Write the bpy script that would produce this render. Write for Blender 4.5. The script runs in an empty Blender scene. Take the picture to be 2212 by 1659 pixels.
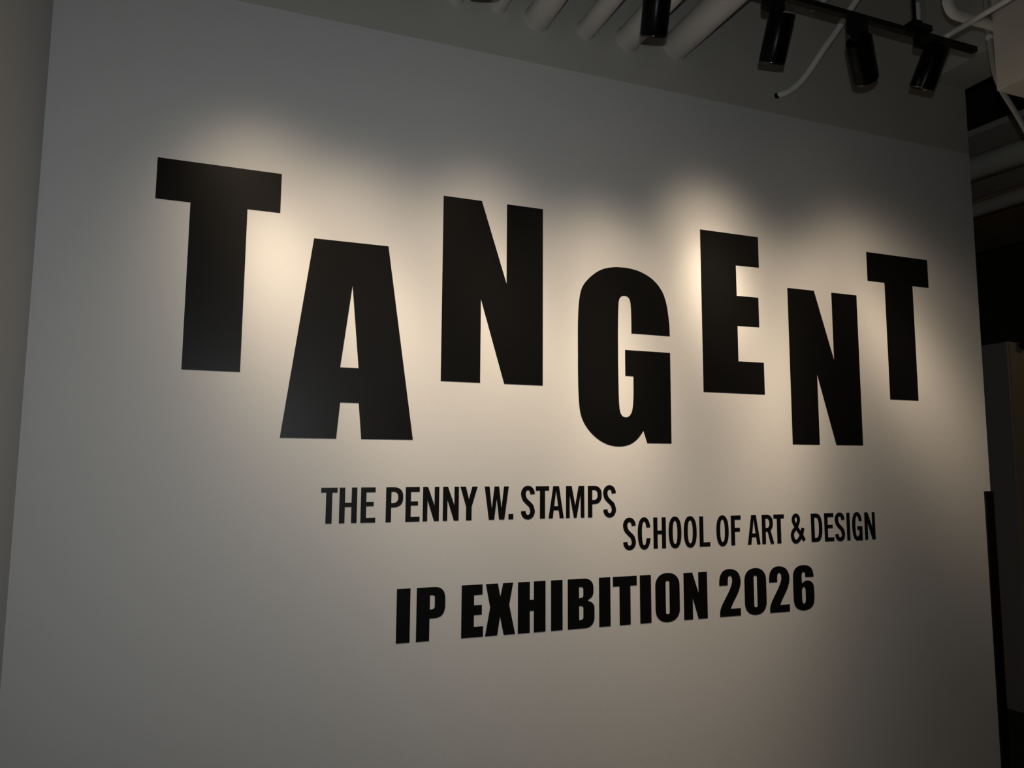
import bpy, bmesh, math
from mathutils import Vector, Matrix
from mathutils.geometry import tessellate_polygon

S = bpy.context.scene
COL = S.collection

# ------------------------------------------------------------------ helpers
def link(o, parent=None):
    COL.objects.link(o)
    if parent is not None:
        o.parent = parent
    return o

def mesh_obj(name, bm, mat, parent=None, smooth=False):
    me = bpy.data.meshes.new(name)
    bmesh.ops.recalc_face_normals(bm, faces=bm.faces)
    if smooth:
        for f in bm.faces:
            f.smooth = True
        for e in bm.edges:
            if len(e.link_faces) == 2 and e.calc_face_angle(0) > math.radians(40):
                e.smooth = False
    bm.to_mesh(me); bm.free()
    me.materials.append(mat)
    return link(bpy.data.objects.new(name, me), parent)

def tag(o, label=None, cat=None, group=None, kind=None):
    if label: o['label'] = label
    if cat: o['category'] = cat
    if group: o['group'] = group
    if kind: o['kind'] = kind
    return o

def empty(name, loc=(0, 0, 0)):
    o = bpy.data.objects.new(name, None)
    o.empty_display_size = 0.1
    o.location = loc
    return link(o)

def add_box(bm, lo, hi, bevel=0.0):
    x0, y0, z0 = lo; x1, y1, z1 = hi
    c = Vector(((x0+x1)/2, (y0+y1)/2, (z0+z1)/2))
    m = Matrix.Translation(c) @ Matrix.Diagonal((x1-x0, y1-y0, z1-z0, 1))
    r = bmesh.ops.create_cube(bm, size=1.0, matrix=m)
    if bevel > 0:
        es = list({e for v in r['verts'] for e in v.link_edges})
        bmesh.ops.bevel(bm, geom=es, offset=bevel, segments=2, affect='EDGES', profile=0.7)
    return bm

def catmull(pts, n=8):
    P = [Vector(p) for p in pts]
    P = [P[0]*2-P[1]] + P + [P[-1]*2-P[-2]]
    out = []
    for i in range(1, len(P)-2):
        a, b, c, d = P[i-1:i+3]
        for k in range(n):
            t = k/n
            out.append(0.5*((2*b)+(c-a)*t+(2*a-5*b+4*c-d)*t*t+(3*b-a-3*c+d)*t**3))
    out.append(P[-2].copy())
    return out

def add_tube(bm, pts, radius, seg=24, cap=True):
    """round tube along a list of points; radius a number or one per point"""
    P = [Vector(p) for p in pts]
    R = radius if isinstance(radius, (list, tuple)) else [radius]*len(P)
    t0 = (P[1]-P[0]).normalized()
    ref = Vector((0, 0, 1)) if abs(t0.z) < 0.9 else Vector((1, 0, 0))
    n = (ref - t0*ref.dot(t0)).normalized()
    rings = []
    for i, p in enumerate(P):
        if i == 0: t = P[1]-P[0]
        elif i == len(P)-1: t = P[-1]-P[-2]
        else: t = (P[i+1]-P[i]).normalized()+(P[i]-P[i-1]).normalized()
        t.normalize()
        n = (n - t*n.dot(t)).normalized()
        b = t.cross(n)
        rings.append([bm.verts.new(p+(n*math.cos(2*math.pi*k/seg)+b*math.sin(2*math.pi*k/seg))*R[i]) for k in range(seg)])
    for a, b in zip(rings, rings[1:]):
        for k in range(seg):
            bm.faces.new((a[k], a[(k+1) % seg], b[(k+1) % seg], b[k]))
    if cap:
        bm.faces.new(list(reversed(rings[0]))); bm.faces.new(rings[-1])
    return bm

def axis_lathe(bm, origin, axis, profile, seg=40):
    """profile = [(distance along axis, radius)...]"""
    o = Vector(origin); a = Vector(axis).normalized()
    q = a.to_track_quat('Z', 'Y')
    rings = []
    for s, r in profile:
        if r < 1e-6:
            rings.append([bm.verts.new(o+a*s)])
        else:
            rings.append([bm.verts.new(o+q @ Vector((r*math.cos(2*math.pi*k/seg), r*math.sin(2*math.pi*k/seg), s))) for k in range(seg)])
    for A, B in zip(rings, rings[1:]):
        for k in range(seg):
            k2 = (k+1) % seg
            if len(A) == 1 and len(B) == 1: continue
            if len(A) == 1: bm.faces.new((A[0], B[k], B[k2]))
            elif len(B) == 1: bm.faces.new((A[k], A[k2], B[0]))
            else: bm.faces.new((A[k], A[k2], B[k2], B[k]))
    return bm

# ------------------------------------------------------------------ materials
def mat(name, color, rough=0.6, metallic=0.0, noise=0.0, nscale=6.0, bump=0.0, bscale=300.0, spec=0.5):
    m = bpy.data.materials.new(name); m.use_nodes = True
    nt = m.node_tree; b = nt.nodes['Principled BSDF']
    b.inputs['Roughness'].default_value = rough
    b.inputs['Metallic'].default_value = metallic
    b.inputs['Specular IOR Level'].default_value = spec
    b.inputs['Base Color'].default_value = (*color, 1)
    tc = nt.nodes.new('ShaderNodeTexCoord')
    if noise > 0:
        nz = nt.nodes.new('ShaderNodeTexNoise'); nz.inputs['Scale'].default_value = nscale
        nz.inputs['Detail'].default_value = 6
        nt.links.new(tc.outputs['Object'], nz.inputs['Vector'])
        mx = nt.nodes.new('ShaderNodeMix'); mx.data_type = 'RGBA'
        mx.inputs[6].default_value = (*[c*(1-noise) for c in color], 1)
        mx.inputs[7].default_value = (*[min(1, c*(1+noise)) for c in color], 1)
        nt.links.new(nz.outputs['Fac'], mx.inputs[0])
        nt.links.new(mx.outputs[2], b.inputs['Base Color'])
    if bump > 0:
        n2 = nt.nodes.new('ShaderNodeTexNoise'); n2.inputs['Scale'].default_value = bscale
        n2.inputs['Detail'].default_value = 3
        nt.links.new(tc.outputs['Object'], n2.inputs['Vector'])
        bp = nt.nodes.new('ShaderNodeBump'); bp.inputs['Strength'].default_value = bump
        bp.inputs['Distance'].default_value = 0.002
        nt.links.new(n2.outputs['Fac'], bp.inputs['Height'])
        nt.links.new(bp.outputs['Normal'], b.inputs['Normal'])
    return m

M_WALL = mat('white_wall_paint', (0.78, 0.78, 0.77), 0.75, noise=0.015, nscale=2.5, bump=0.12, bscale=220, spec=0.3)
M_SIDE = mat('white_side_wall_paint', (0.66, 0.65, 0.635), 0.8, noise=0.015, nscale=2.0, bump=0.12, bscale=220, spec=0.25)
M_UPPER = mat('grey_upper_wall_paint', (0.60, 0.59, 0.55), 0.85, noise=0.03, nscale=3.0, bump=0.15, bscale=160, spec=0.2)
M_PIPE = mat('white_pipe_paint', (0.66, 0.63, 0.585), 0.6, noise=0.04, nscale=8.0, spec=0.3)
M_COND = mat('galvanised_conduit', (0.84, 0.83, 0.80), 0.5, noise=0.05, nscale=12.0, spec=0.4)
M_BEAM = mat('grey_soffit_paint', (0.58, 0.57, 0.52), 0.85, noise=0.03, nscale=3.0, spec=0.2)
M_BOX = mat('cream_box_paint', (0.76, 0.69, 0.60), 0.7, noise=0.02, nscale=3.0, spec=0.3)
M_VINYL = mat('black_vinyl', (0.0046, 0.0048, 0.0050), 0.40, noise=0.05, nscale=4.0, spec=0.22)
M_BLACK = mat('black_lamp_metal', (0.002, 0.0022, 0.0022), 0.27, noise=0.08, nscale=20.0, spec=0.11)
M_TRACK = mat('black_track_metal', (0.004, 0.004, 0.0038), 0.5, noise=0.08, nscale=20.0, spec=0.2)
M_RIM = mat('glossy_black_rim', (0.004, 0.004, 0.004), 0.14, noise=0.05, nscale=20.0, spec=0.9)
M_SLEEVE = mat('pale_cable_sleeve', (0.72, 0.72, 0.71), 0.55, noise=0.04, nscale=30.0)
M_GUARD = mat('dark_brown_wood', (0.006, 0.004, 0.003), 0.6, noise=0.3, nscale=9.0, spec=0.2)
M_PART = mat('grey_partition_paint', (0.56, 0.52, 0.46), 0.8, noise=0.04, nscale=3.0, spec=0.2)
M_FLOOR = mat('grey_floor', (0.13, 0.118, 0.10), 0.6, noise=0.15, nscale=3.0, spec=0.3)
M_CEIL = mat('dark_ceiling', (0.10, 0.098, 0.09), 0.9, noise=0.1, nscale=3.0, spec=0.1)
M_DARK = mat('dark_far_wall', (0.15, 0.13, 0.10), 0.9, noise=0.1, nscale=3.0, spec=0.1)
M_DECK = mat('grey_corridor_deck', (0.80, 0.79, 0.74), 0.8, noise=0.05, nscale=4.0, spec=0.2)
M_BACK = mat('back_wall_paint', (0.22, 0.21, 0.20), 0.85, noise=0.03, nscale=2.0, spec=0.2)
M_CPIPE = mat('white_corridor_pipe', (0.86, 0.83, 0.74), 0.6, noise=0.05, nscale=5.0, spec=0.3)
M_PANEL = mat('brown_panel', (0.60, 0.47, 0.31), 0.7, noise=0.06, nscale=4.0, spec=0.2)
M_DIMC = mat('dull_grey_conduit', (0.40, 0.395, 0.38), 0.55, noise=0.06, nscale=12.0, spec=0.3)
M_HOLE = mat('hole_shade_black', (0.02, 0.02, 0.02), 0.9, noise=0.3, nscale=40.0, spec=0.1)  # near-black colour standing in for the shade inside the conduit hole
def emit(name, col, s):
    m = bpy.data.materials.new(name); m.use_nodes = True
    nt = m.node_tree; b = nt.nodes['Principled BSDF']
    b.inputs['Base Color'].default_value = (0.02, 0.02, 0.02, 1)
    b.inputs['Emission Color'].default_value = (*col, 1)
    b.inputs['Emission Strength'].default_value = s
    return m
M_LENS = emit('lit_lamp_lens', (1.0, 0.80, 0.58), 4.0)

# ------------------------------------------------------------------ the room
WX0, WX1 = -0.784, 4.330        # lettered wall, left corner to free end
SEAM = 3.590                    # where the white paint stops
CEIL = 5.0
FLOOR = -0.40                   # measured down from the camera; everything is lifted to floor = 0 at the end
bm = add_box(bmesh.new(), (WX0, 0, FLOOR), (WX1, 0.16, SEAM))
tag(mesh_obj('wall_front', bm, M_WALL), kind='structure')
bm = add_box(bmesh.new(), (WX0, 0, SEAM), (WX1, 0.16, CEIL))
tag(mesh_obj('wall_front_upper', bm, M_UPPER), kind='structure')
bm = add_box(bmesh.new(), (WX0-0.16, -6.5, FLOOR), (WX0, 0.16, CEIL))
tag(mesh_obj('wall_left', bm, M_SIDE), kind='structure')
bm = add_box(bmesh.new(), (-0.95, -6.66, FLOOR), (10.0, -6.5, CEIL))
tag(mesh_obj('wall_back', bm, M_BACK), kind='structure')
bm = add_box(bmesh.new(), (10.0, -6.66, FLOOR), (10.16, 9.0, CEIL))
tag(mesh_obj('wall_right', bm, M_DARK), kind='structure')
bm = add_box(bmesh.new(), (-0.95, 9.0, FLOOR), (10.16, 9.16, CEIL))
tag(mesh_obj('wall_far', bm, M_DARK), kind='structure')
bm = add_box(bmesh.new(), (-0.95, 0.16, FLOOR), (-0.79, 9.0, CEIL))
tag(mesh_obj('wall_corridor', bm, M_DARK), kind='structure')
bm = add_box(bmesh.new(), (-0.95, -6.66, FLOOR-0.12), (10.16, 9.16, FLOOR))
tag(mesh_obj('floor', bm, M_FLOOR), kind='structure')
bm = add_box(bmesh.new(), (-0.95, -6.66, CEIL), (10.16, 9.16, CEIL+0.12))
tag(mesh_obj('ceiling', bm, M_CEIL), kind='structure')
bm = add_box(bmesh.new(), (4.022, -4.2, 4.030), (WX1, 0.0, CEIL))
tag(mesh_obj('trim_1', bm, M_BEAM), 'grey soffit beam running from the free end of the lettered wall', None, kind='structure')

# ------------------------------------------------------------------ flat cut-outs for the lettering
TH = 0.0008
def add_glyph(bm, pieces, ox, oz):
    """pieces = list of (outer, [holes]) in metres; stands on the wall plane y=0"""
    for piece in pieces:
        outer, holes = piece[:2]
        dy = piece[2] if len(piece) > 2 else 0.0
        loops = [outer]+list(holes)
        flat = [p for l in loops for p in l]
        tris = tessellate_polygon([[Vector((x, z, 0)) for x, z in l] for l in loops])
        vf = [bm.verts.new((ox+x, -TH-dy, oz+z)) for x, z in flat]
        for t in tris:
            try:
                f = bm.faces.new([vf[i] for i in t])
            except ValueError:
                continue
        k = 0
        for l in loops:
            n = len(l)
            vb = [bm.verts.new((ox+x, 0.0, oz+z)) for x, z in l]
            for i in range(n):
                j = (i+1) % n
                try: bm.faces.new((vf[k+i], vf[k+j], vb[j], vb[i]))
                except ValueError: pass
            k += n
    return bm

def arc(cx, cy, rx, ry, a0, a1, n=10, e=2.0):
    """points of a (super)ellipse arc, angles in degrees"""
    out = []
    for i in range(n+1):
        a = math.radians(a0+(a1-a0)*i/n)
        c, s = math.cos(a), math.sin(a)
        out.append((cx+rx*math.copysign(abs(c)**(2/e), c), cy+ry*math.copysign(abs(s)**(2/e), s)))
    return out
def rect(x0, y0, x1, y1): return ([(x0, y0), (x1, y0), (x1, y1), (x0, y1)], [])
def norm(pts, w, h): return [(x*w, y*h) for x, y in pts]
def stroke(pts, s, t, n=10):
    """thick line through points; s across vertical runs, t across horizontal runs"""
    P = catmull([(x, y, 0) for x, y in pts], n)
    L, R = [], []
    for i, p in enumerate(P):
        d = P[min(i+1, len(P)-1)]-P[max(i-1, 0)]; d.normalize()
        w = math.hypot(s*d.y, t*d.x)/2
        nn = Vector((-d.y, d.x, 0))*w
        L.append((p.x+nn.x, p.y+nn.y)); R.append((p.x-nn.x, p.y-nn.y))
    return [([L[i], L[i+1], R[i+1], R[i]], []) for i in range(len(P)-1)]
def ring(w, h, s, t, e=2.3, n=40, ei=2.3):
    return (arc(w/2, h/2, w/2, h/2, 0, 360, n*2, e)[:-1], [arc(w/2, h/2, w/2-s, h/2-t, 0, 360, n*2, ei)[:-1]])

N_BIG = [(0, 1), (.374, 1), (.627, .552), (.627, 1), (1, 1), (1, 0), (.61, 0), (.374, .453), (.374, 0), (0, 0)]
E_BIG = [(0, 1), (.965, 1), (.965, .803), (.575, .8), (.575, .607), (.94, .609), (.94, .421), (.575, .419), (.575, .198), (1, .199), (1, 0), (0, 0)]
T_BIG = [(0, 1), (1, 1), (1, .8), (.727, .8), (.727, 0), (.27, 0), (.27, .8), (0, .8)]

# --- light condensed capitals
def cond(ch, w, h):
    s, t = 0.0236, 0.0210
    if ch == 'T': return [([(0, h), (0, h-t), (w/2-s*.55, h-t), (w/2-s*.55, 0), (w/2+s*.55, 0), (w/2+s*.55, h-t), (w, h-t), (w, h)], [])]
    if ch == 'H': return [rect(0, 0, s, h), rect(w-s, 0, w, h), rect(s, .455*h, w-s, .575*h)]
    if ch == 'E': return [rect(0, 0, s, h), rect(s, h-t, w*.98, h), rect(s, .465*h, w*.87, .585*h), rect(s, 0, w, t)]
    if ch == 'F': return [rect(0, 0, s, h), rect(s, h-t, w, h), rect(s, .455*h, w*.90, .585*h)]
    if ch == 'L': return [rect(0, 0, s, h), rect(s, 0, w, t)]
    if ch == 'I': return [rect(0, 0, w, h)]
    if ch == '.': return [rect(0, 0, w, h)]
    if ch in 'PR':
        b = .42*h; rw = w if ch == 'P' else w*.93
        ry = (h-b)/2; cy = b+ry; rx = rw*.6
        inx = rx-s*.95
        bowl = [(s, b), (rw-rx, b)]+arc(rw-rx, cy, rx, ry, -90, 90, 20, 2.5)+[(s, h)]
        bowl += [(s, h-t)]+arc(rw-rx, cy, inx, ry-t*.92, 90, -90, 20, 2.5)+[(s, b+t*.92)]
        out = [rect(0, 0, s, h), (bowl, [])]
        if ch == 'R':
            out.append((norm([(.44, .485), (.70, .485), (1, 0), (.715, 0)], w, h), [], .0004))
        return out
    if ch == 'D':
        rx = w*.56
        outer = [(0, 0), (w-rx, 0)]+arc(w-rx, h/2, rx, h/2, -90, 90, 28, 2.5)+[(0, h)]
        hole = [(s, t)]+arc(w-rx, h/2, rx-s, h/2-t, -90, 90, 28, 2.5)+[(s, h-t)]
        return [(outer, [hole])]
    if ch == 'N': return [(norm([(0, 1), (.31, 1), (.72, .46), (.72, 1), (1, 1), (1, 0), (.70, 0), (.285, .61), (.28, 0), (0, 0)], w, h), [])]
    if ch == 'Y': return [(norm([(0, 1), (.32, 1), (.5, .63), (.69, 1), (1, 1), (.66, .40), (.66, 0), (.34, 0), (.34, .40)], w, h), [])]
    if ch == 'W': return [(norm([(0, 1), (.2, 1), (.3, .34), (.405, 1), (.595, 1), (.70, .34), (.8, 1), (1, 1), (.82, 0), (.6, 0), (.5, .62), (.4, 0), (.18, 0)], w, h), [])]
    if ch == 'A': return [(norm([(0, 0), (.31, 1), (.69, 1), (1, 0), (.73, 0), (.665, .25), (.34, .25), (.275, 0)], w, h), [norm([(.5, .85), (.63, .375), (.37, .375)], w, h)])]
    if ch == 'M': return [(norm([(0, 0), (0, 1), (.31, 1), (.5, .39), (.69, 1), (1, 1), (1, 0), (.8, 0), (.79, .71), (.575, 0), (.425, 0), (.2, .71), (.2, 0)], w, h), [])]
    if ch == 'O': return [ring(w, h, s, t, 2.35)]
    if ch in 'CG':
        def cut(pts, y0, y1):      # open the ring on its right side
            return [p for p in pts if not (p[0] > w*.5 and y0 < p[1] < y1)]
        y1 = .68*h; y0 = (.345 if ch == 'C' else .2)*h
        def order(rx, ry, e):
            a = arc(w/2, h/2, rx, ry, 0, 360, 144, e)[:-1]
            a = cut(a, y0, y1)
            i = min(range(len(a)), key=lambda k: (a[k][1]-y1 if a[k][0] > w*.5 and a[k][1] >= y1 else 9))
            return a[i:]+a[:i]
        o, q = order(w/2, h/2, 2.35), order(w/2-s, h/2-t, 2.35)
        o[0] = (o[0][0], y1); q[0] = (q[0][0], y1); o[-1] = (o[-1][0], y0); q[-1] = (q[-1][0], y0)
        if ch == 'G':
            clip = lambda a: [(min(x, w-s*.95), y) if (x > w*.5 and y < .5*h) else (x, y) for x, y in a]
            o, q = clip(o), clip(q)
        def res(a, n=90):
            return [a[int(round(i*(len(a)-1)/(n-1)))] for i in range(n)]
        o, q = res(o), res(q)
        out = [([o[i], o[i+1], q[i+1], q[i]], []) for i in range(len(o)-1)]
        if ch == 'G':
            out += [rect(w-s*.95, .0, w, .5*h), rect(.5*w, .372*h, w-s*.95, .5*h)]
        return out
    if ch == 'S':
        a = s/2; b = t/2
        up_ = arc(w/2, .745*h, w/2-a, .255*h-b, 0, 180, 12, 2.1)
        lo_ = arc(w/2, .250*h, w/2-a, .250*h-b, 0, -180, 12, 2.1)
        pts = up_+[(a*1.25, .665*h), (w*.29, .588*h), (w*.5, .495*h), (w*.72, .402*h), (w-a*1.25, .325*h)]+lo_
        return stroke(pts, s, t, 4)
    if ch == '&':
        pts = [(.93, .08), (.70, .30), (.38, .56), (.22, .74), (.215, .83), (.28, .91), (.385, .942), (.50, .91), (.565, .82), (.53, .70), (.36, .52), (.17, .39),
               (.115, .27), (.17, .13), (.30, .055), (.45, .07), (.63, .17), (.77, .33), (.85, .505)]
        st = stroke([(x*w, y*h) for x, y in pts], s*.9, t*.92)
        return [(p[0], p[1], .0004 if i > len(st)*.5 else 0.0) for i, p in enumerate(st)]
    raise KeyError(ch)

TWO = [(2.327, 0.97), (2.327, 0.998), (2.333, 1.02), (2.347, 1.04), (2.369, 1.05), (2.393, 1.052), (2.421, 1.047), (2.442, 1.035), (2.455, 1.014), (2.46, 0.988), (2.457, 0.966), (2.449, 0.943), (2.435, 0.918), (2.412, 0.885), (2.393, 0.852), (2.456, 0.852), (2.456, 0.815), (2.328, 0.815), (2.328, 0.845), (2.342, 0.875), (2.368, 0.913), (2.39, 0.946), (2.401, 0.969), (2.407, 0.988), (2.406, 1.004), (2.401, 1.015), (2.393, 1.018), (2.385, 1.015), (2.381, 1.007), (2.379, 0.99), (2.379, 0.97)]
SIX = [(2.935, 0.988), (2.934, 1.003), (2.929, 1.025), (2.915, 1.043), (2.892, 1.052), (2.866, 1.054), (2.835, 1.05), (2.813, 1.036), (2.801, 1.016), (2.798, 0.992), (2.798, 0.945), (2.798, 0.897), (2.799, 0.862), (2.806, 0.839), (2.821, 0.823), (2.843, 0.815), (2.866, 0.812), (2.896, 0.816), (2.92, 0.829), (2.932, 0.848), (2.936, 0.875), (2.936, 0.914), (2.934, 0.941), (2.926, 0.957), (2.911, 0.967), (2.892, 0.971), (2.873, 0.967), (2.856, 0.956), (2.855, 0.977), (2.855, 0.998), (2.858, 1.012), (2.864, 1.017), (2.871, 1.017), (2.877, 1.012), (2.879, 1.003), (2.879, 0.989)]
SIXH = [(2.854, 0.918), (2.857, 0.931), (2.866, 0.938), (2.875, 0.933), (2.879, 0.921), (2.879, 0.893), (2.878, 0.865), (2.874, 0.852), (2.866, 0.847), (2.858, 0.851), (2.854, 0.864), (2.854, 0.888)]
def smooth_loop(pts, n=4):
    """round a closed outline slightly by Chaikin cutting, keeping corners sharper than 50 degrees"""
    out = []
    N = len(pts)
    for i in range(N):
        a, b, c = Vector(pts[i-1]), Vector(pts[i]), Vector(pts[(i+1) % N])
        u, v = (b-a), (c-b)
        ang = abs(u.angle(v)) if u.length and v.length else 0
        if ang > math.radians(50): out.append(tuple(b))
        else: out += [tuple(a.lerp(b, .78)), tuple(b.lerp(c, .22))]
    return out

def heavy(ch, w, h):
    if ch == 'I': return [rect(0, 0, w, h)]
    if ch == 'N': return [(norm(N_BIG, w, h), [])]
    if ch == 'E': return [(norm(E_BIG, w, h), [])]
    if ch == 'T': return [(norm(T_BIG, w, h), [])]
    if ch == 'H': return [rect(0, 0, .426*w, h), rect(.573*w, 0, w, h), rect(.426*w, .425*h, .573*w, .64*h)]
    if ch == 'X': return [(norm([(.013, 1), (.413, 1), (.497, .74), (.59, 1), (.926, 1), (.795, .575), (1, 0), (.617, 0), (.49, .36), (.40, 0), (0, 0), (.16, .545)], w, h), [])]
    if ch == 'P':
        b = .415*h; cy = (h+b)/2; ry = (h-b)/2; rx = .46*w
        outer = [(0, 0), (.455*w, 0), (.455*w, b)]+arc(w-rx, cy, rx, ry, -90, 90, 22, 3.0)+[(0, h)]
        hole = [(.46*w, .58*h), (.53*w, .585*h)]+arc(.53*w, .63*h, .1*w, .045*h, -90, 0, 6)+arc(.53*w, .81*h, .1*w, .04*h, 0, 90, 6)+[(.46*w, .85*h)]
        return [(outer, [hole])]
    if ch == 'B':
        outer = [(0, 0), (.62*w, 0)]+arc(.62*w, .22*h, .38*w, .22*h, -90, 0, 14, 2.3)+arc(.70*w, .40*h, .30*w, .145*h, 0, 75, 10)+[(.755*w, .553*h)]
        outer += arc(.70*w, .72*h, .265*w, .15*h, -70, 0, 10)+arc(.60*w, .80*h, .365*w, .20*h, 0, 90, 14, 2.3)+[(0, h)]
        h1 = [(.42*w, .61*h), (.48*w, .612*h)]+arc(.48*w, .655*h, .1*w, .043*h, -90, 0, 6)+arc(.48*w, .795*h, .1*w, .04*h, 0, 90, 6)+[(.42*w, .835*h)]
        h2 = [(.42*w, .17*h), (.48*w, .173*h)]+arc(.48*w, .22*h, .1*w, .047*h, -90, 0, 6)+arc(.48*w, .41*h, .1*w, .042*h, 0, 90, 6)+[(.42*w, .452*h)]
        return [(outer, [h1, h2])]
    if ch in 'O0':
        ry = .27*h
        outer = arc(w/2, h-ry, w/2, ry, 0, 180, 24, 2.25)+arc(w/2, ry, w/2, ry, 180, 360, 24, 2.25)
        cw = .078*w; cr = .035*h
        hole = arc(w/2, .84*h-cr, cw, cr, 0, 180, 14)+arc(w/2, .16*h+cr, cw, cr, 180, 360, 14)
        return [(outer, [hole])]
    if ch == '2':
        return [(smooth_loop([((x-2.327)/.133*w, (z-.815)/.237*h) for x, z in TWO]), [])]
    if ch == '6':
        f = lambda L: smooth_loop([((x-2.798)/.138*w, (z-.812)/.242*h) for x, z in L])
        return [(f(SIX), [f(SIXH)])]
    raise KeyError(ch)

# --- seven large staggered letters
G_OUT = [(2.057, 2.249), (2.056, 2.299), (2.05, 2.36), (2.04, 2.42), (2.021, 2.475), (1.99, 2.516), (1.952, 2.547), (1.913, 2.566), (1.869, 2.580), (1.812, 2.588), (1.745, 2.586), (1.689, 2.575), (1.647, 2.557), (1.605, 2.526), (1.569, 2.488), (1.55, 2.455), (1.54, 2.412), (1.534, 2.362), (1.531, 2.295), (1.53, 2.229), (1.53, 2.147), (1.53, 2.025), (1.532, 1.927), (1.537, 1.863), (1.545, 1.823), (1.56, 1.789), (1.587, 1.752), (1.618, 1.723), (1.654, 1.699), (1.695, 1.682), (1.74, 1.675), (1.782, 1.677), (1.824, 1.689), (1.862, 1.716), (1.893, 1.756), (1.914, 1.694), (2.056, 1.694), (2.057, 2.162), (1.793, 2.162), (1.793, 2.03), (1.839, 2.03), (1.839, 1.947), (1.836, 1.889), (1.829, 1.849), (1.814, 1.827), (1.793, 1.82), (1.772, 1.827), (1.76, 1.849), (1.755, 1.903), (1.753, 2.035), (1.753, 2.202), (1.755, 2.329), (1.758, 2.397), (1.763, 2.423), (1.775, 2.437), (1.793, 2.442), (1.812, 2.437), (1.824, 2.424), (1.829, 2.394), (1.831, 2.335), (1.831, 2.249)]
A_OUT = [(.257, 2.5655), (.584, 2.5655), (.714, 1.692), (.485, 1.692), (.470, 1.849), (.3905, 1.849), (.378, 1.692), (.146, 1.692)]
A_IN = [(.429, 2.369), (.465, 2.0025), (.386, 2.0025)]
def place(pts, x, z, w, h): return [(x+a*w, z+b*h) for a, b in pts]
BIG = [
    ('T', (place(T_BIG, -.376, 1.962, .488, .874), []), 'large black letter T at the left end of the wall, first of the big letters'),
    ('A', (A_OUT, [A_IN]), 'large black letter A set low between the first T and an N'),
    ('N', (place(N_BIG, .8375, 1.962, .505, .8755), []), 'large black letter N raised between the A and the G'),
    ('G', (smooth_loop(G_OUT), []), 'large black rounded letter G set low in the middle of the wall'),
    ('E', (place(E_BIG, 2.257, 1.967, .393, .877), []), 'large black letter E raised between the G and the second N'),
    ('N', (place(N_BIG, 2.8275, 1.7005, .500, .874), []), 'large black letter N set low between the E and the last T'),
    ('T', (place(T_BIG, 3.4185, 1.9725, .487, .8725), []), 'large black letter T at the right end near the dark opening'),
]
for ch, piece, lab in BIG:
    xs = [p[0] for p in piece[0]]; zs = [p[1] for p in piece[0]]
    ox, oz = (min(xs)+max(xs))/2, min(zs)
    bm = add_glyph(bmesh.new(), [([(x-ox, z-oz) for x, z in piece[0]], [[(x-ox, z-oz) for x, z in hl] for hl in piece[1]])], 0, 0)
    o = mesh_obj('wall_letter', bm, M_VINYL); o.location = (ox, -0.0003, oz)
    tag(o, lab, 'letter', 'large staggered letters across the wall')

# --- three small lines of lettering; every letter its own part
def line(label, z, h, fn, chars):
    root = empty('wall_lettering', ((chars[0][1]+chars[-1][2])/2, -0.0003, z))
    tag(root, label, 'lettering', 'small lines of lettering under the large letters')
    for ch, x0, x1 in chars:
        hh = h
        dz = 0.0
        if ch == '.': hh = .025
        if ch in 'OCSG&0268' and fn is cond: hh, dz = h+.005, -.0025
        if ch in 'O0' and fn is heavy: hh, dz = h+.008, -.003
        if ch in '26' and fn is heavy: hh, dz = h+.008, (0 if ch == '2' else -.001)
        w = x1-x0
        bm = add_glyph(bmesh.new(), fn(ch, w, hh), -w/2, 0)
        o = mesh_obj('letter', bm, M_VINYL, root)
        o.location = ((x0+x1)/2-root.location.x, 0, dz)
        if ch in '026': o.name = 'numeral'
        elif ch == '.': o.name = 'full_stop'
        elif ch == '&': o.name = 'ampersand'
        o['label'] = {'.': 'full stop after the W', '&': 'ampersand before DESIGN'}.get(ch, ('numeral ' if ch in '026' else 'letter ')+ch)
line('upper small line of black capitals reading THE PENNY W. STAMPS', 1.3315, .1515, cond, [
    ('T', .323, .391), ('H', .400, .475), ('E', .491, .555), ('P', .600, .676), ('E', .687, .751), ('N', .765, .839), ('N', .857, .931), ('Y', .938, 1.020),
    ('W', 1.054, 1.172), ('.', 1.171, 1.195), ('S', 1.233, 1.303), ('T', 1.308, 1.376), ('A', 1.373, 1.452), ('M', 1.464, 1.561), ('P', 1.580, 1.655), ('S', 1.663, 1.733)])
line('small line of black capitals reading SCHOOL OF ART & DESIGN, stepped down to the right', 1.171, .1525, cond, [
    ('S', 1.771, 1.842), ('C', 1.853, 1.926), ('H', 1.942, 2.014), ('O', 2.030, 2.105), ('O', 2.119, 2.196), ('L', 2.213, 2.277), ('O', 2.316, 2.392), ('F', 2.407, 2.469),
    ('A', 2.511, 2.592), ('R', 2.604, 2.681), ('T', 2.681, 2.750), ('&', 2.792, 2.890), ('D', 2.932, 3.009), ('E', 3.024, 3.091), ('S', 3.098, 3.168), ('I', 3.182, 3.205), ('G', 3.221, 3.294), ('N', 3.312, 3.389)])
line('lowest line of heavy black lettering reading IP EXHIBITION 2026', .8135, .2305, heavy, [
    ('I', .657, .717), ('P', .745, .875), ('E', .950, 1.052), ('X', 1.062, 1.207), ('H', 1.220, 1.358), ('I', 1.386, 1.445), ('B', 1.472, 1.612), ('I', 1.637, 1.698),
    ('T', 1.712, 1.844), ('I', 1.861, 1.924), ('O', 1.948, 2.088), ('N', 2.112, 2.252), ('2', 2.326, 2.459), ('0', 2.482, 2.620), ('2', 2.640, 2.774), ('6', 2.797, 2.937)])

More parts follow.
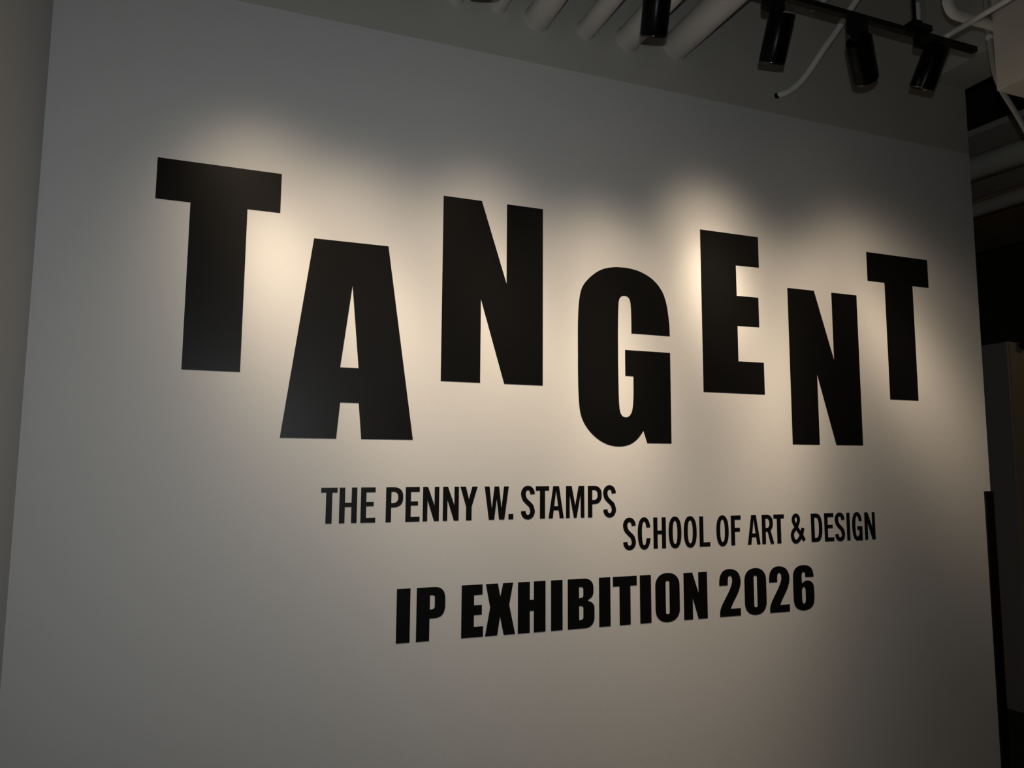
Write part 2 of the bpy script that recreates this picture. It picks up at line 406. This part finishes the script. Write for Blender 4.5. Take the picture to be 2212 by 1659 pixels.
# ------------------------------------------------------------------ lighting track and spot heads
TY0, TY1, TZ0, TZ1 = -0.800, -0.770, 3.645, 3.671
bm = add_box(bmesh.new(), (-0.55, TY0, TZ0), (3.355, TY1, TZ1), 0.002)
track = tag(mesh_obj('lighting_track', bm, M_TRACK), 'long black lighting track hung parallel to the lettered wall', 'track')
bm = bmesh.new()
add_box(bm, (2.905, -0.815, TZ1), (3.035, -0.755, TZ1+0.030), 0.004)
add_box(bm, (2.945, -0.803, TZ1+0.028), (2.985, -0.767, TZ1+0.050), 0.004)
mesh_obj('hanger_clamp', bm, M_TRACK, track)
bm = add_tube(bmesh.new(), [(2.955, -0.785, TZ1+0.045), (2.957, -0.785, CEIL)], 0.0085, 16)
mesh_obj('hanger_rod', bm, M_TRACK, track, True)
bm = add_tube(bmesh.new(), [(2.972, -0.792, TZ1+0.048), (2.973, -0.792, 3.812)], 0.0105, 20)
mesh_obj('cable_sleeve', bm, M_SLEEVE, track, True)['label'] = 'pale sleeve on the hanger rod'

LAMP_R, LAMP_L = 0.0575, 0.205
LAMPS = [  # back-cap centre, point the head is turned towards on the wall, label
    ((0.775, -0.8, 3.572), (1.06, 0, 2.40), 'black spot head just showing at the top edge, left of all the other spots', -.035, .060),
    ((1.522, -0.8, 3.558), (1.80, 0, 2.40), 'leftmost full black cylinder spot, in front of the white pipes', -.035, .066),
    ((2.147, -0.8, 3.566), (2.32, 0, 2.30), 'black cylinder spot left of the flexible conduit, leaning slightly left', -.035, .066),
    ((2.579, -0.8, 3.536), (3.72, 0, 2.57), 'black cylinder spot right of the flexible conduit, turned to the right', .012, .072),
    ((3.085, -0.8, 3.622), (3.05, 0, 2.25), 'black cylinder spot at the right end of the track, leaning left under the hanger', -.078, .045),
]
def make_lamp(P0, aim, label, ax, drop):
    P0 = Vector(P0); a = (Vector(aim)-P0).normalized()
    root = empty('track_spotlight', P0)
    tag(root, label, 'spotlight', 'black cylinder spots on the lighting track')
    bm = axis_lathe(bmesh.new(), (0, 0, 0), a, [(0, 0), (0, LAMP_R-.005), (.0015, LAMP_R-.0015), (.005, LAMP_R), (LAMP_L-.012, LAMP_R), (LAMP_L-.008, LAMP_R-.001), (LAMP_L-.008, LAMP_R-.010)])
    mesh_obj('lamp_body', bm, M_BLACK, root, True)
    bm = axis_lathe(bmesh.new(), (0, 0, 0), a, [(LAMP_L-.0075, LAMP_R-.011), (LAMP_L-.0075, LAMP_R-.0005), (LAMP_L-.003, LAMP_R), (LAMP_L, LAMP_R-.002), (LAMP_L, LAMP_R-.008), (LAMP_L-.0075, LAMP_R-.011)])
    mesh_obj('lamp_rim', bm, M_RIM, root, True)
    bm = axis_lathe(bmesh.new(), (0, 0, 0), a, [(LAMP_L-.030, 0), (LAMP_L-.030, LAMP_R-.013)])
    mesh_obj('lamp_lens', bm, M_LENS, root, True)
    # adapter under the track, and the stem down to the head
    bm = bmesh.new()
    top = TZ0-P0.z
    add_box(bm, (ax-.048, -.004, top-drop), (ax+.048, .034, top), .004)
    mesh_obj('track_adapter', bm, M_TRACK, root)
    bm = add_tube(bmesh.new(), [Vector((ax*.6, .018, top-drop*.8)), Vector((ax*.3, .020, (top-drop)*.4-.012)), Vector(a*.045)], .022, 20)
    mesh_obj('lamp_stem', bm, M_TRACK, root, True)
    return P0+a*(LAMP_L-.026), a
def beam_light(name, loc, aim, watts, color, lobes, rad):
    """a point source whose output falls off with the angle from its axis: sum of soft lobes (weight, width in radians, edge power)"""
    l = bpy.data.lights.new(name, 'POINT'); l.energy = watts; l.color = color; l.shadow_soft_size = rad
    l.use_nodes = True
    nt = l.node_tree; em = nt.nodes['Emission']
    tc = nt.nodes.new('ShaderNodeTexCoord')
    sp = nt.nodes.new('ShaderNodeSeparateXYZ'); nt.links.new(tc.outputs['Normal'], sp.inputs[0])
    def math_node(op, a, b=None):
        n = nt.nodes.new('ShaderNodeMath'); n.operation = op
        for i, v in enumerate((a, b)):
            if v is None: continue
            if isinstance(v, (int, float)): n.inputs[i].default_value = v
            else: nt.links.new(v, n.inputs[i])
        return n.outputs[0]
    th = math_node('ARCCOSINE', math_node('MULTIPLY', sp.outputs[2], AXIS_SIGN))
    tot = None
    for w_, s_, p_ in lobes:
        q = math_node('DIVIDE', th, s_)
        g = math_node('MULTIPLY', math_node('EXPONENT', math_node('MULTIPLY', math_node('POWER', q, p_), -1.0)), w_)
        tot = g if tot is None else math_node('ADD', tot, g)
    nt.links.new(tot, em.inputs['Strength'])
    o = link(bpy.data.objects.new(name, l)); o.location = loc
    o.rotation_euler = (Vector(aim)-Vector(loc)).to_track_quat('-Z', 'Y').to_euler()
    return o
AXIS_SIGN = -1.0
WARM = (1.220, 0.960, 0.690)
heads = [make_lamp(*L) for L in LAMPS]
LOBES = [(1.0, 0.180, 2.32), (0.331, 0.419, 3.17)]
# the five heads in view, then the two further along the track to the left (outside the frame)
BEAMS = [((-0.14, -0.69, 3.42), (0.129, 0, 2.251), 1.264),
         ((0.22, -0.69, 3.4), (0.698, 0, 1.845), 1.848),
         (0, (1.178, 0, 2.058), 1.650),
         (1, (1.737, 0, 1.678), 2.723),
         (2, (2.366, 0, 2.456), 1.578),
         (3, (3.856, 0, 1.924), 2.120),
         (4, (2.624, 0, 1.388), 2.513)]
for loc, aim, f in BEAMS:
    if isinstance(loc, int): loc = heads[loc][0]
    beam_light('lamp_beam', loc, aim, 50.6*f, WARM, LOBES, .02)

# a lamp of the next space, out of the frame to the right, turned at the partition
beam_light('next_room_lamp', (6.7, -2.4, 3.7), (6.7, 1.6, 3.1), 50.6*.20, WARM, [(1.0, .45, 2.0)], .04)

# ------------------------------------------------------------------ pipes, conduits, box
PIPES = [(.885, 3.808, .034, 'thin white pipe at the left of the row, barely showing at the top edge'),
         (1.103, 3.813, .040, 'slim white pipe second from the left, beside the dark lamp rim'),
         (1.312, 3.764, .066, 'thick white pipe third from the left entering the wall'),
         (1.585, 3.781, .050, 'medium white pipe between two thicker ones, fourth from the left'),
         (1.830, 3.768, .066, 'white pipe passing behind the leftmost full spot head'),
         (2.130, 3.785, .078, 'thickest white pipe at the right of the row, ending beside the track')]
for x, zb, r, lab in PIPES:
    n = 40
    bm = axis_lathe(bmesh.new(), (0, 0, 0), (0, -1, 0), [(0, r+.006), (.006, r+.004), (.016, r+.0015), (.03, r), (5.6, r), (5.6, 0)], n)
    o = mesh_obj('pipe', bm, M_PIPE, None, True); o.location = (x, 0, zb+r)
    tag(o, lab, 'pipe', 'white pipes running into the wall')

def tube_thing(name, pts, r, m, lab, cat, group=None, n=8, smooth_path=True):
    P = catmull(pts, n) if smooth_path else [Vector(p) for p in pts]
    o0 = P[0].copy()
    bm = add_tube(bmesh.new(), [p-o0 for p in P], r, 20)
    o = mesh_obj(name, bm, m, None, True); o.location = o0
    return tag(o, lab, cat, group)
c = tube_thing('flexible_conduit', [(2.812, 0.012, 3.711), (2.830, -.010, 3.712), (2.857, -.028, 3.722), (2.905, -.055, 3.760), (2.946, -.10, 3.823), (2.996, -.17, 3.934), (3.060, -.22, 4.044), (3.084, -.26, 4.109), (3.114, -.30, 4.174), (3.159, -.36, 4.284), (3.30, -.60, 4.60), (3.36, -.70, CEIL)],
               .0180, M_COND, 'pale flexible conduit bending up out of a hole in the wall between two spots', 'conduit')
bm = axis_lathe(bmesh.new(), (-.012, -.0125, -.012), (0, -1, 0), [(0, .017), (.003, .017), (.004, .013), (.004, 0)], 14)  # ragged disc on the wall face; the hole's darkness is painted, not cut
for v in bm.verts:
    k = math.sin(v.co.x*700)+math.cos(v.co.z*900)
    v.co.x += .0018*k; v.co.z += .0015*k
mesh_obj('hole_shade_disc', bm, M_HOLE, c)['label'] = 'dark ragged disc painted as the shade of the hole around the conduit'
tube_thing('conduit', [(3.081, 0, 4.290), (3.081, -5.5, 4.290)], .0150, M_COND, 'thin pale conduit crossing above the track left of the flexible conduit, right of a twin', 'conduit', 'twin thin conduits over the track', smooth_path=False)
tube_thing('conduit', [(3.020, 0, 4.314), (3.020, -5.5, 4.314)], .024, M_COND, 'pale conduit crossing above the track, left one of the twin pair', 'conduit', 'twin thin conduits over the track', smooth_path=False)
f = tube_thing('conduit', [(3.196, -.752, 3.711), (3.196, -3.5, 3.711)], .0130, M_COND, 'straight pale conduit ending on top of the track near its right end', 'conduit', smooth_path=False)
bm = add_tube(bmesh.new(), [(0, -.010, 0), (0, -.012, -.041)], .010, 16)
mesh_obj('connector', bm, M_COND, f, True)
tube_thing('elbow_pipe', [(3.197, -.775, CEIL), (3.197, -.775, 4.386), (3.197, -.775, 3.925), (3.199, -.775, 3.888), (3.211, -.775, 3.854), (3.235, -.775, 3.834), (3.266, -.775, 3.828), (3.333, -.775, 3.828), (3.60, -.775, 3.832), (4.022, -.775, 3.840)],
           .0235, M_COND, 'grey pipe with a rounded elbow running behind the pale box', 'pipe')
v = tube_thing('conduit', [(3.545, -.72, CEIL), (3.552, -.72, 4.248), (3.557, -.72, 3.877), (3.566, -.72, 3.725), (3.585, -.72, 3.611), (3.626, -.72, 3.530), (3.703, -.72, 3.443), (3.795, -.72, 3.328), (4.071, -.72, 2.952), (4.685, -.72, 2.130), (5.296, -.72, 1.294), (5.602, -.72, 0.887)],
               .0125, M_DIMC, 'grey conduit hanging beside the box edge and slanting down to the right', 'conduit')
bm = bmesh.new()
add_tube(bm, [(.013, 0, -1.204), (.013, 0, -1.184)], .0165, 16)
add_tube(bm, [(.001, -.006, -1.214), (-.012, -.008, -1.194), (-.006, -.006, -1.177)], .0025, 8)
mesh_obj('pipe_clip', bm, M_COND, v, True)
bm = add_box(bmesh.new(), (0, -2.6, 0), (.62, 0, CEIL-3.458), .004)
o = mesh_obj('duct_box', bm, M_BOX); o.location = (3.473, -.80, 3.458)
tag(o, 'cream boxed duct hanging at the top right corner', 'duct')

# ------------------------------------------------------------------ beyond the wall's free end
bm = add_box(bmesh.new(), (4.272, -.012, FLOOR), (4.340, 0.0, 1.433), .001)
add_box(bm, (4.330, 0.0, FLOOR), (4.340, .160, 1.433), .001)
tag(mesh_obj('corner_guard', bm, M_GUARD), 'dark brown guard board on the lower free end of the lettered wall', 'corner guard')
bm = add_box(bmesh.new(), (0, 0, 0), (1.9, 2.4, 2.625-FLOOR), .004)
part = mesh_obj('partition', bm, M_PART); part.location = (6.00, 1.0125, FLOOR)
tag(part, 'dim grey partition standing on the floor behind the wall end', 'partition')
bm = add_box(bmesh.new(), (.02, -.014, .02), (1.9, 0.0, 2.612-FLOOR), .003)
mesh_obj('end_panel', bm, M_PANEL, part)['label'] = 'brownish end face of the partition'
bm = axis_lathe(bmesh.new(), (.1425, -.012, 2.5975-FLOOR), (0, -1, 0), [(0, .02), (.03, .02), (.032, .040), (.036, .045), (.07, .045), (.078, .038), (.079, 0)], 28)
mesh_obj('peg', bm, M_TRACK, part, True)['label'] = 'round black peg near the top of the partition'
def run(name, P, dirn, r, m, lab, L0=-.25, L1=6.5):
    d = Vector(dirn).normalized(); P = Vector(P)
    o0 = P+d*L0
    bm = add_tube(bmesh.new(), [(0, 0, 0), tuple(d*(L1-L0))], r, 36)
    o = mesh_obj(name, bm, m, None, True); o.location = o0
    return tag(o, lab, 'pipe', 'white pipes over the dark opening')
run('pipe', (5.29, .50, 3.90), (-.13, 1, 0), .092, M_CPIPE, 'broad dim white pipe over the dark opening, nearest the top right box', L1=8.572)
run('pipe', (6.18, 1.16, 3.90), (-.05, 1, 0), .064, M_CPIPE, 'narrower dim white pipe over the dark opening, lower in view', -.6, 7.850)
bm = add_box(bmesh.new(), (0, 0, 0), (1.42, 7.8, .05), .004)
o = mesh_obj('flat_duct', bm, M_DECK); o.location = (5.40, .25, 4.2); o.rotation_euler = (0, 0, math.radians(6))
tag(o, 'flat grey duct above the white pipes in the dark opening', 'duct')
def hangers(parent, spots, h):
    for x, y in spots:
        bm = add_tube(bmesh.new(), [(x, y, .045), (x, y, h)], .006, 10)
        mesh_obj('hanger_rod', bm, M_TRACK, parent, True)
hangers(o, ((.08, .6), (1.34, .6), (.08, 4.0), (1.34, 4.0)), CEIL-4.2)
bm = add_box(bmesh.new(), (0, 0, 0), (1.75, 6.4, .06), .004)
o = mesh_obj('flat_duct', bm, M_PANEL); o.location = (6.95, 1.30, 4.24); o.rotation_euler = (0, 0, math.radians(4))
tag(o, 'flat brownish duct below the narrower pipe in the dark opening', 'duct')
hangers(o, ((.1, .6), (1.65, .6), (.1, 4.0), (1.65, 4.0)), CEIL-4.24)

# ------------------------------------------------------------------ camera
PITCH, YAW, ROLL = math.radians(6.0739), math.radians(20.3242), math.radians(.32501)
fw = Vector((math.sin(YAW)*math.cos(PITCH), math.cos(YAW)*math.cos(PITCH), math.sin(PITCH)))
r0 = Vector((math.cos(YAW), -math.sin(YAW), 0)); u0 = r0.cross(fw)
rt = r0*math.cos(ROLL)+u0*math.sin(ROLL); up = rt.cross(fw)
EYE = Vector((0, -3.2, 1.6))
cd = bpy.data.cameras.new('camera'); cd.sensor_fit = 'HORIZONTAL'; cd.sensor_width = 36.0
cd.lens = 1565.797/2212*36.0; cd.clip_start = .02; cd.clip_end = 60
cam = link(bpy.data.objects.new('camera', cd))
m = Matrix((rt, up, -fw)).transposed().to_4x4(); m.translation = EYE
cam.matrix_world = m
S.camera = cam

# the photographer's flash, in its shoe above the lens
FL = EYE+up*.148+rt*.022
beam_light('photo_flash', FL, FL+Vector((0.674, 3.2, 0.241)), 50.6*1.412, (0.96, 1.0, 1.015), [(1.0, 0.830, 2.0)], .009)

# true size: the drawing units above are 4/3 of a metre, floor brought to height zero
K = 0.75
for me in bpy.data.meshes:
    me.transform(Matrix.Diagonal((K, K, K, 1)))
for o in list(COL.objects):
    if o.parent is None:
        o.location = (o.location.x*K, o.location.y*K, (o.location.z-FLOOR)*K)
    else:
        o.location = o.location*K
for l in bpy.data.lights:
    l.energy *= K*K; l.shadow_soft_size *= K

# faint general light of the dim gallery
w = bpy.data.worlds.new('world'); S.world = w; w.use_nodes = True
w.node_tree.nodes['Background'].inputs['Color'].default_value = (1, .9, .8, 1)
w.node_tree.nodes['Background'].inputs['Strength'].default_value = 0.0
S.view_settings.view_transform = 'Standard'; S.view_settings.look = 'None'
S.view_settings.gamma = 1.0; S.view_settings.exposure = 0.0; S.view_settings.use_curve_mapping = False
